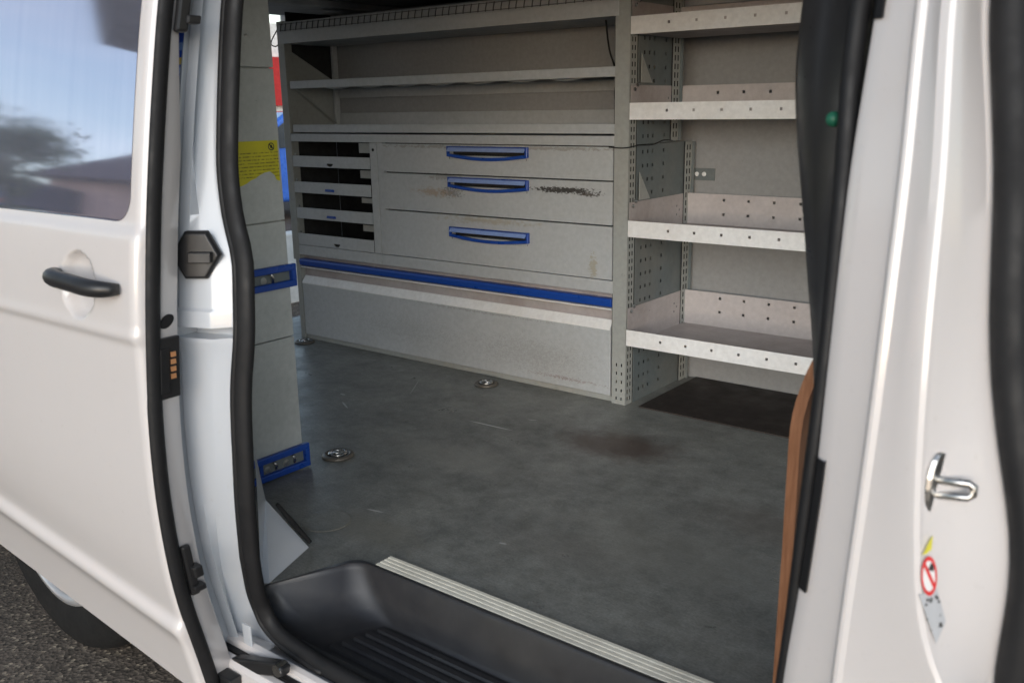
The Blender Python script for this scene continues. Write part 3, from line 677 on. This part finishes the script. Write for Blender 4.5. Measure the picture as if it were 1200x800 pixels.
# drawers
def drawer_mat():
    m = M['grey'].copy(); m.name = 'scuffed_drawer_paint'; t = m.node_tree; l = t.links; p = t.nodes["Principled BSDF"]
    src = p.inputs['Base Color'].links[0].from_socket
    def patch(cx, cz, rx, rz, col, amt, c, sc=1.0, hard=(1.0, .8)):
        tc = t.nodes.new("ShaderNodeTexCoord"); mp = t.nodes.new("ShaderNodeMapping"); o = Vector((-2.4, 2.75, 0))
        mp.inputs[1].default_value = (-(cx - o.x) / rx, 0, -(cz - o.z) / rz); mp.inputs[3].default_value = (1 / rx, 0, 1 / rz)
        l.new(tc.outputs['Object'], mp.inputs[0]); ln = t.nodes.new("ShaderNodeVectorMath"); ln.operation = 'LENGTH'; l.new(mp.outputs[0], ln.inputs[0])
        r = math_(t, 'ADD', ln.outputs['Value'], ramp(t, noise(t, coords(t, (1, 1, 1.8)), 55 * sc, 5, .75), .3, .7, -.9, .9))
        return mixc(t, math_(t, 'MULTIPLY', ramp(t, r, hard[0], hard[1]), amt), c, col)
    c = patch(-1.80, .722, .120, .011, (.035, .03, .025), .95, src, 1.5)
    c = patch(-1.70, .712, .06, .009, (.05, .04, .03), .85, c, 1.9, (.7, .55))
    c = patch(-2.1, .86, .6, .006, (.2, .17, .13), .5, c, 1.2)
    c = patch(-2.31, .695, .06, .022, (.12, .11, .10), .6, c, 1.8, (.8, .6))
    c = patch(-2.40, .690, .09, .016, (.34, .22, .12), .6, c, .5, (1.2, .4))
    c = patch(-2.35, .75, .08, .012, (.2, .18, .15), .5, c)
    c = patch(-1.68, .47, .015, .04, (.30, .25, .14), .5, c, 1.5)
    for cx, cz, rx, rz, cl, am in ((-1.95, .12, .40, .10, (.13, .11, .10), .22), (-2.6, .13, .45, .09, (.14, .13, .12), .18), (-1.80, .055, .25, .012, (.20, .12, .10), .5), (-2.2, .25, .6, .008, (.15, .13, .11), .4)):
        c = patch(cx, cz, rx, rz, cl, am, c, 2.4, (.42, .30))
    c = patch(-2.15, .597, .2, .012, (.33, .28, .19), .6, c, .6, (1.2, .4))
    l.new(c, p.inputs['Base Color']); return m
DM = drawer_mat()

def drawer(z0, z1, hz, wornlip):
    X0, X1 = -2.323, -1.948
    d_ = sheet('drawer', DM, rack, 'y', YF + .007, -2.6665, -1.6065, z0, z1, [((X0 + X1) / 2, hz - .020, X1 - X0 - .022, .028)], th=.018)
    X0, X1 = -2.323, -1.948
    n = 16
    out = [(X0, hz), (X1, hz)] + [(X1 - (X1 - X0) * i / n, hz - .037 - .014 * math.sin(math.pi * i / n)) for i in range(n + 1)]
    inn = [(X0 + .010, hz - .004), (X1 - .010, hz - .004)] + [(X1 - .010 - (X1 - X0 - .020) * i / n, hz - .0265 - .0125 * math.sin(math.pi * i / n)) for i in range(n + 1)]
    m_ = len(out); mb = MB()
    y0, y1 = YF - .0025, YF - .013
    v = [(a, y0, b) for a, b in out] + [(a, y1 + .002, b) for a, b in out] + [(a + (.003 if a < -2.13 else -.003), y1, b + (-.002 if b > hz - .02 else .002)) for a, b in out] + [(a, y1, b) for a, b in inn] + [(a, y0 - .0005, b) for a, b in inn]
    fs = []
    for r in range(4):
        for i in range(m_): fs.append((r * m_ + i, r * m_ + (i + 1) % m_, (r + 1) * m_ + (i + 1) % m_, (r + 1) * m_ + i))
    mb.add(v, fs)
    h = mb.build('handle', 'blue', d_, smooth=False, bevel=.0012, label='blue recessed pull handle')
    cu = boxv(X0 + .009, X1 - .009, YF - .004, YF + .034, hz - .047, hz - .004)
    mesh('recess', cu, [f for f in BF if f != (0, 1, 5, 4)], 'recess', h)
    MB().prism([(YF - .0132, hz - .0045), (YF - .0215, hz - .0165), (YF - .0195, hz - .0185), (YF - .008, hz - .0075)], 'x', X0 + .010, X1 - .010).build('grip_lip', 'bluelip' if wornlip else 'bluelip', h)
drawer(.7608, .8680, .863, 0); drawer(.6145, .7555, .751, 1); drawer(.4310, .6090, .566, 1)
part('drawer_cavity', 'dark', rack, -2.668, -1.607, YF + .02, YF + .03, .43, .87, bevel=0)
# lower chest: blue rail and long drop flap
part('rail_recess', 'trayin', rack, -3.222, XR, YF + .028, YF + .032, .27, .3835, bevel=0)
MB().prism([(YF + .027, .3665), (YF - .002, .3665), (YF - .006, .358), (YF - .003, .338), (YF + .027, .333)], 'x', -3.221, XR).build('blue_rail', 'blue', rack, bevel=.002, label='long blue rail under the drawers')
MB().prism([(YF - .002, .333), (YF + .027, .333), (YF + .027, .322), (YF + .002, .326)], 'x', -3.218, XR - .002).build('rail_edge', 'white', rack)
MB().prism([(YF, .024), (YF, .262), (YF + .020, .288), (YF + .026, .288), (YF + .026, .024)], 'x', -3.216, -1.610).build('drop_flap', DM, rack, bevel=.002, label='long scuffed drop flap above the floor')
MB().prism([(YF - .0015, .262), (YF + .0185, .2885), (YF + .0185, .290), (YF - .0025, .262), (YF - .0025, .257), (YF - .0010, .257)], 'x', -3.214, -1.612).build('flap_edge', 'white', rack)
part('kick_rail', 'post', rack, -3.22, XR, YF + .010, YF + .03, .001, .0225)
part('carcass_side', 'dark', rack, XR - .001, -1.6035, YF + .0035, 2.86, .02, 1.34, bevel=0)  # grey side; shade behind the perforations is put into its colour

# ================================================================== SHELVING UNIT
shv = thing('shelving_unit', 'open steel shelving of four perforated white edged shelves right of the drawers', 'shelving', (-1.1, 2.8, 0))
XA, XB = -1.548, -.62
def holes_row(x0, x1, z, w_, pitch=.0915, start=None):
    out = []; x = start if start is not None else x0
    while x < x1: out.append((x, z, w_, w_)); x += pitch
    return out
def shelf(zf, zt, zs_, yb, name='shelf', frontoff=-1.415, rows_=(.0,), backh=()):
    """zf underside, zt lip top, zs_ top of side and back sheets"""
    s = sheet(name, 'white', shv, 'y', YF - .001, XA + .001, XB, zf, zt, holes_row(0, XB - .03, (zf + zt) / 2 + .002, .0085, .0915, frontoff))
    MB().box(XA + .003, XB, YF + .001, yb, zf + .002, zf + .004).build('shelf_bottom', 'trayin', s)
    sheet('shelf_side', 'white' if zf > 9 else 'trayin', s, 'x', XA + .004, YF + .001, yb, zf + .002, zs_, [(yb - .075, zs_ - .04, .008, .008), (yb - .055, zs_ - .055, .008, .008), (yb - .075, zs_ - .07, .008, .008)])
    hb = []
    for z in backh: hb += holes_row(0, XB - .03, z, .0095, .0915, -1.400)
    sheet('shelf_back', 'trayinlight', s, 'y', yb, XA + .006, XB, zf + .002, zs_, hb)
    for y_, z_ in ((YF + .018, zs_ - .012), (YF + .036, zs_ + .002)):
        MB().lathe((XA + .006, y_, z_), 'x', [(.0065, 0), (.0065, .004), (.002, .007)], 8).build('bolt', 'steel', s)
    return s
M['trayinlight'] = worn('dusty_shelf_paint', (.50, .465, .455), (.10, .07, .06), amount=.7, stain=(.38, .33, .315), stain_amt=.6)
shelf(1.212, 1.265, 1.312, 2.915, backh=(1.29,))
shelf(.954, 1.006, 1.060, 2.925, backh=(1.035,))
shelf(.581, .634, .692, 3.005, backh=(.672, .622), frontoff=-1.40)
shelf(.213, .268, .341, 3.005, backh=(.322, .272), frontoff=-1.418)
k_alt = True
def peg(z0, z1, y1, zrows):
    hs = [(y, z, .010, .012) for z in zrows for y in ((2.690, 2.722, 2.754, 2.83) if k_alt else (2.690, 2.722, 2.754))]
    sheet('perforated_side', 'peg', shv, 'x', XA - .0005 + .0015, YF + .048, y1, z0, z1, hs)
peg(.875, 1.42, 2.915, [z for z in frange(.90, 1.38, .0457)])
peg(.0, .873, 3.0, [z for z in frange(.04, .85, .045)])
def slotted(y0, y1, z0, z1):
    sheet('rear_post', 'post', shv, 'x', XA + .0085, y0, y1, z0, z1, [(y, z, .011, .018) for z in frange(z0 + .02, z1 - .02, .028) for y in (y0 + .014, y1 - .012)])
    part('rear_post_slot_shade', 'dark', shv, XA + .0035, XA + .0065, y0, y1, z0, z1, bevel=0)  # dark strip behind the slots, standing in for their shade
    part('rear_post_edge', 'peg', shv, XA + .008, XA + .02, y1, y1 + .003, z0, z1, bevel=0)
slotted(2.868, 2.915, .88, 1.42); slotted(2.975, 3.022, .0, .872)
for z in (1.083, .712):
    mesh('gusset', [(XA + .012, YF + .048, z + .075), (XA + .012, YF + .048, z - .015), (XA + .012, YF + .118, z - .015)], [(0, 1, 2)], 'post', shv).modifiers.new("t", 'SOLIDIFY').thickness = .002
for x in (XB + .002,):
    sheet('perforated_side', 'peg', shv, 'x', x, YF, 3.0, 0, 1.40, [])
# plate screwed to the wall
pw = sheet('wall_bracket', 'peg', van, 'y', 3.040, -1.555, -1.455, .735, .778, [(-1.523, .757, .012, .012), (-1.495, .757, .012, .012)], th=.003, label='small zinc plate on the lining above the third shelf')
for x in (-1.523, -1.495): MB().lathe((x, 3.037, .757), 'y', [(.008, 0), (.008, -.003), (.002, -.005)], 8).build('screw', 'white', pw)

# ================================================================== LEFT STORAGE UNIT (seen end on)
EX = -2.017
unit = thing('storage_unit', 'tall grey steel unit beside the rear pillar, end on with blue handles', 'storage unit', (-2.7, 1.38, 0))
MB().box(-3.45, EX - .012, 1.18, 1.588, .006, 1.39).build('carcass', 'grey2', unit, bevel=.003)
for z0, z1 in ((.006, .390), (.393, .711), (.714, 1.106), (1.109, 1.39)): part('end_panel', 'grey2', unit, EX - .0115, EX, 1.18, 1.590, z0, z1, bevel=.0018)
for z0, z1 in ((.532, .595), (.004, .074)):
    X = EX
    ring = MB()
    ring.box(X + .0005, X + .016, 1.185, 1.604, z1 - .0185, z1).box(X + .0005, X + .016, 1.185, 1.604, z0, z0 + .0185).box(X + .0005, X + .016, 1.588, 1.604, z0 + .0165, z1 - .0155)
    for y in (1.30, 1.44): ring.box(X + .0005, X + .008, y - .006, y + .006, z0 + .0165, z1 - .0155)
    hb = ring.build('end_handle', 'blue', unit, bevel=.003, label='blue framed grab handle')
    part('handle_back', 'peg', hb, X + .0003, X + .0035, 1.186, 1.589, z0 + .0165, z1 - .0165, bevel=0)
    for y in ((1.53,) if z0 > .3 else (1.49, 1.555)):
        MB().tube([(X + .003, y, (z0 + z1) / 2 - .012), (X + .010, y - .002, (z0 + z1) / 2), (X + .014, y - .012, (z0 + z1) / 2 + .013)], .004, 8).build('latch', 'steel', hb, smooth=True)
        MB().lathe((X + .001, y - .03, (z0 + z1) / 2 - .004), 'x', [(.010, 0), (.010, .004), (.003, .005)], 14).build('rivet', 'zinc', hb)
# yellow label, torn along the bottom
def yellow():
    m = bpy.data.materials.new("yellow_label_print"); t, n, l, p = nodes(m)
    tc = t.nodes.new("ShaderNodeTexCoord"); sep = t.nodes.new("ShaderNodeSeparateXYZ"); l.new(tc.outputs['Object'], sep.inputs[0])
    z = math_(t, 'FRACT', math_(t, 'MULTIPLY', sep.outputs[2], 115.0), 0)
    line = ramp(t, z, .62, .70)
    br = ramp(t, noise(t, coords(t, (1, 260, 115)), 1, 2, .8), .46, .50)
    inz = math_(t, 'MULTIPLY', ramp(t, sep.outputs[2], .902, .900), ramp(t, sep.outputs[2], .828, .832))
    f = math_(t, 'MULTIPLY', math_(t, 'MULTIPLY', line, br), inz)
    base = mixc(t, ramp(t, noise(t, coords(t), 12, 4), .4, .7), (.62, .56, .02), (.50, .45, .02))
    l.new(mixc(t, math_(t, 'MULTIPLY', f, .75), base, (.05, .05, .01)), p.inputs['Base Color']); p.inputs['Roughness'].default_value = .4
    return m
tear = [(1.583, .818), (1.572, .822), (1.566, .835), (1.552, .845), (1.535, .843), (1.520, .838), (1.505, .830), (1.49, .826), (1.475, .818), (1.455, .812), (1.40, .806), (1.30, .808), (1.19, .81)]
lab = MB().prism([(1.19, .925), (1.583, .925)] + tear, 'x', EX + .0006, EX + .0012).build('warning_label', yellow(), unit, label='yellow printed notice torn at its lower edge')
rg = MB(); ky, kz = 1.562, .909
rg.add([(EX + .0016, ky + r * math.cos(2 * math.pi * i / 20), kz + r * math.sin(2 * math.pi * i / 20)) for r in (.010, .0075) for i in range(20)], [(i, (i + 1) % 20, 20 + (i + 1) % 20, 20 + i) for i in range(20)])
rg.add([(EX + .0016, ky - .007, kz + .005), (EX + .0016, ky - .005, kz + .007), (EX + .0016, ky + .007, kz - .005), (EX + .0016, ky + .005, kz - .007)], [(0, 1, 2, 3)])
rg.add([(EX + .0016, ky - .003, kz - .004), (EX + .0016, ky + .003, kz - .004), (EX + .0016, ky + .003, kz + .004), (EX + .0016, ky - .003, kz + .004)], [(0, 1, 2, 3)])
rg.build('prohibition_mark', bk, lab)
MB().lathe((EX, 1.512, 1.185), 'x', [(.004, 0), (.004, .002), (.001, .003)], 10).build('rivet', 'steel', unit)

# ================================================================== CABLES
cb1 = MB().tube(spline([(-1.700, 2.70, 1.270), (-1.692, 2.71, 1.18), (-1.672, 2.72, 1.105), (-1.674, 2.72, 1.03), (-1.664, 2.72, .945)], 6), .0035, 6).build('cable', 'black', None, smooth=True)
cb1['label'] = 'thin black cable hanging at the right end of the two open shelves'; cb1['category'] = 'cable'
cb2 = MB().tube(spline([(-1.62, YF - .006, .868), (-1.58, YF - .008, .866), (-1.545, YF - .006, .868), (-1.530, 2.64, .874), (-1.528, 2.72, .872), (-1.53, 2.80, .884), (-1.53, 2.86, .880)], 6), .0018, 6).build('cord', 'black', None, smooth=True)
cb2['label'] = 'thin dark cord run round the slotted post at drawer top height'; cb2['category'] = 'cord'
cb3 = MB().tube(spline([(-3.262, YF + .004, 1.33), (-3.285, YF - .01, 1.29), (-3.292, YF - .01, 1.27), (-3.275, YF - .002, 1.262), (-3.262, YF + .004, 1.27)], 5), .0025, 6).build('wire_hook', 'black', None, smooth=True)
cb3['label'] = 'small bent black wire hook at the far left corner of the top tray'; cb3['category'] = 'hook'

# ================================================================== OUTSIDE
def asp(m, **k): return m
# street behind the open rear
wallw = plain('white_render', (.80, .80, .78), .8); redm = plain('red_shop_paint', (.50, .03, .03), .5); bluec = plain('blue_car_paint', (.03, .12, .50), .3, 0, 1)
shop = thing('shop_building', 'white rendered building with a red fascia beyond the open rear doors', 'building', (-24, 19, GZ))
MB().box(-30, -24, 12, 30, GZ, 3.6).build('wall', wallw, shop)
MB().box(-24, -23.8, 12, 30, 1.15, 2.6).build('fascia', redm, shop)
for y in (13, 16.5, 20, 23.5, 27): MB().box(-24, -23.92, y, y + 2.2, .1, 1.1).build('shop_window', plain('shop_glass', (.35, .5, .55), .1), shop)
for y in (13.5, 17, 20.5, 24, 27.5): MB().box(-24, -23.95, y, y + 1.2, 2.75, 3.3).build('window', plain('pale_glass', (.5, .55, .6), .1), shop)
def carbody(name, label, mat, loc_, ang):
    c = thing(name, label, 'car', loc_); c.rotation_euler.z = ang; ORG[c] = Vector((0, 0, 0))
    prof = [(-2.1, .25), (-2.15, .55), (-2.05, .75), (-1.3, .90), (-.6, 1.38), (.7, 1.42), (1.4, 1.0), (2.0, .9), (2.15, .6), (2.1, .25)]
    MB().prism(prof, 'y', -.85, .85).build('body', mat, c, bevel=.06, seg=3)
    for s in (-1, 1):
        MB().prism([(-1.1, .93), (-.55, 1.32), (.65, 1.35), (1.2, .98)], 'y', s * .855, s * .865).build('side_window', plain('car_glass', (.05, .06, .07), .08), c)
        for x in (-1.35, 1.35):
            MB().lathe((x, s * .74, .30), 'y', [(.30, -.10), (.31, 0), (.30, .10), (.2, .11), (.001, .1)], 24).build('wheel', 'tyre', c)
    for s in (-1, 1): MB().box(-2.17, -2.12, s * .6 - .15, s * .6 + .15, .6, .72).build('headlight', plain('lamp_glass', (.7, .7, .7), .15), c)
    return c
carbody('parked_car', 'blue car parked on the street beyond the open rear of the van', bluec, (-10.2, 8.6, GZ), 1.2)
lw = MB().box(-5.6, -5.45, 3.6, 5.2, GZ, .12).build('added_white_wall', wallw, None, bevel=.01); lw['label'] = 'added low white wall standing in for the bright view behind the open rear of the van'; lw['category'] = 'wall'  # wall added to give the white brightness through the rear opening
# what the paint and the tinted pane mirror: house, truck, tree, awning
house = thing('house', 'salmon rendered house with a dark tiled roof mirrored in the door window', 'house', (-24.5, -14, GZ))
MB().box(-28.0, -18, -18, -11.6, GZ, 3.3).build('wall', plain('salmon_render', (.85, .52, .42), .8), house)
MB().prism([(-10.9, 3.3), (-14.8, 5.4), (-18.7, 3.3)], 'x', -28.6, -17.4).build('roof', plain('maroon_tiles', (.09, .035, .04), .7), house, bevel=.02)
for x in (-26.2, -23.4, -20.6): 
    w_ = MB().box(x, x + 1.0, -11.6, -11.55, 1.0, 2.2).build('window', plain('house_glass', (.06, .05, .07), .1), house)
    MB().box(x - .08, x + 1.08, -11.6, -11.5, .92, 1.0).build('sill', wallw, w_)
truck = thing('box_truck', 'dark blue box truck with red stripes mirrored in the door window', 'truck', (-27, -9.4, GZ))
MB().box(-31.5, -25.8, -12.0, -9.4, .1, 2.9).build('box_body', plain('dark_blue_panel', (.03, .035, .10), .4), truck, bevel=.03)
for z in (1.15, 2.0): MB().box(-31.5, -25.8, -9.4, -9.37, z, z + .12).build('stripe', redm, truck)
MB().prism([(-25.7, .0), (-23.9, .0), (-23.9, 1.0), (-24.5, 2.0), (-25.7, 2.0)], 'y', -12.0, -9.5).build('cab', 'paint', truck, bevel=.08)
for x in (-30, -24.6): MB().lathe((x, -9.7, GZ + .45), 'y', [(.45, 0), (.45, .25), (.2, .27), (.001, .26)], 24).build('wheel', 'tyre', truck)
def leafmat():
    m = bpy.data.materials.new("dark_green_leaves"); t, n, l, p = nodes(m)
    l.new(mixc(t, ramp(t, noise(t, coords(t), 1.2, 4), .35, .65), (.020, .035, .015), (.07, .095, .035)), p.inputs['Base Color']); p.inputs['Roughness'].default_value = .6; return m
LM = leafmat()
def tree(x, y, h, r, label, n=2600, seed=1):
    random.seed(seed); tr = thing('tree', label, 'tree', (x, y, GZ), 'trees mirrored in the side of the van')
    tk = MB().tube([(x, y, GZ), (x + .1, y, GZ + h * .3), (x - .05, y + .1, GZ + h * .6), (x, y, GZ + h * .85)], [.22, .16, .11, .04], 8)
    cl = []
    for i in range(11):
        a = random.uniform(0, 6.28); rr = r * random.uniform(.3, .85); cz = GZ + h * random.uniform(.5, .95); c_ = Vector((x + rr * math.cos(a), y + rr * math.sin(a), cz)); cl.append((c_, r * random.uniform(.25, .45)))
        tk.tube([(x, y, GZ + h * .45), (c_ + Vector((x, y, GZ + h * .5))) / 2, c_], [.07, .05, .02], 5)
    tk.build('trunk', plain('bark', (.10, .08, .06), .9), tr)
    lv = MB()
    for i in range(n):
        c_, cr_ = random.choice(cl); dv = Vector((random.gauss(0, 1), random.gauss(0, 1), random.gauss(0, .7))); dv = dv.normalized() * cr_ * random.uniform(.5, 1.05)
        p_ = c_ + dv; a = Vector((random.uniform(-1, 1), random.uniform(-1, 1), random.uniform(-1, 1))).normalized(); b = a.cross(Vector((.3, .5, .8))).normalized(); s_ = random.uniform(.06, .14)
        lv.add([p_ - a * s_, p_ + b * s_ * .5, p_ + a * s_, p_ - b * s_ * .5], [(0, 1, 2, 3)])
    me = bpy.data.meshes.new('crown'); me.from_pydata([Vector(v) - ORG[tr] for v in lv.v], [], lv.f); link('crown', me, LM, tr)
tree(-22.8, -7.6, 5.2, 2.0, 'bushy dark green tree standing before the striped truck', seed=3)
tree(-36, -12.5, 6.4, 2.3, 'broad dark tree standing beyond the striped truck', seed=5)
tree(9, -14, 7.0, 2.4, 'leafy tree standing across the street in front of the van', seed=8)
aw = thing('canopy', 'large grey open sided canopy on steel posts standing beside the van', 'canopy', (-7.6, -4.2, GZ))
ca = [(-9.6, -2.9), (-7.3, -1.4), (-5.7, -5.4), (-8.0, -6.9)]
ccx = sum(a for a, b in ca) / 4; ccy = sum(b for a, b in ca) / 4
cv = [(a, b, 3.4) for a, b in ca] + [(a, b, 3.75) for a, b in ca] + [(ccx, ccy, 4.3)] + [(a * .985 + ccx * .015, b * .985 + ccy * .015, 3.4) for a, b in ca] + [(a * .985 + ccx * .015, b * .985 + ccy * .015, 3.72) for a, b in ca] + [(ccx, ccy, 4.26)]
cf = []
for k in range(4):
    m_ = (k + 1) % 4
    cf += [(k, m_, 4 + m_, 4 + k), (4 + k, 4 + m_, 8), (9 + k, 9 + m_, 13 + m_, 13 + k), (13 + k, 13 + m_, 17), (k, m_, 9 + m_, 9 + k)]
mesh('roof_sheet', cv, cf, plain('grey_canvas', (.22, .21, .24), .8), aw)
for a, b in ca[2:]: MB().cyl((a * .97 + ccx * .03, b * .97 + ccy * .03, GZ), 'z', .045, 3.4 - GZ, 12).build('post', 'zinc', aw)
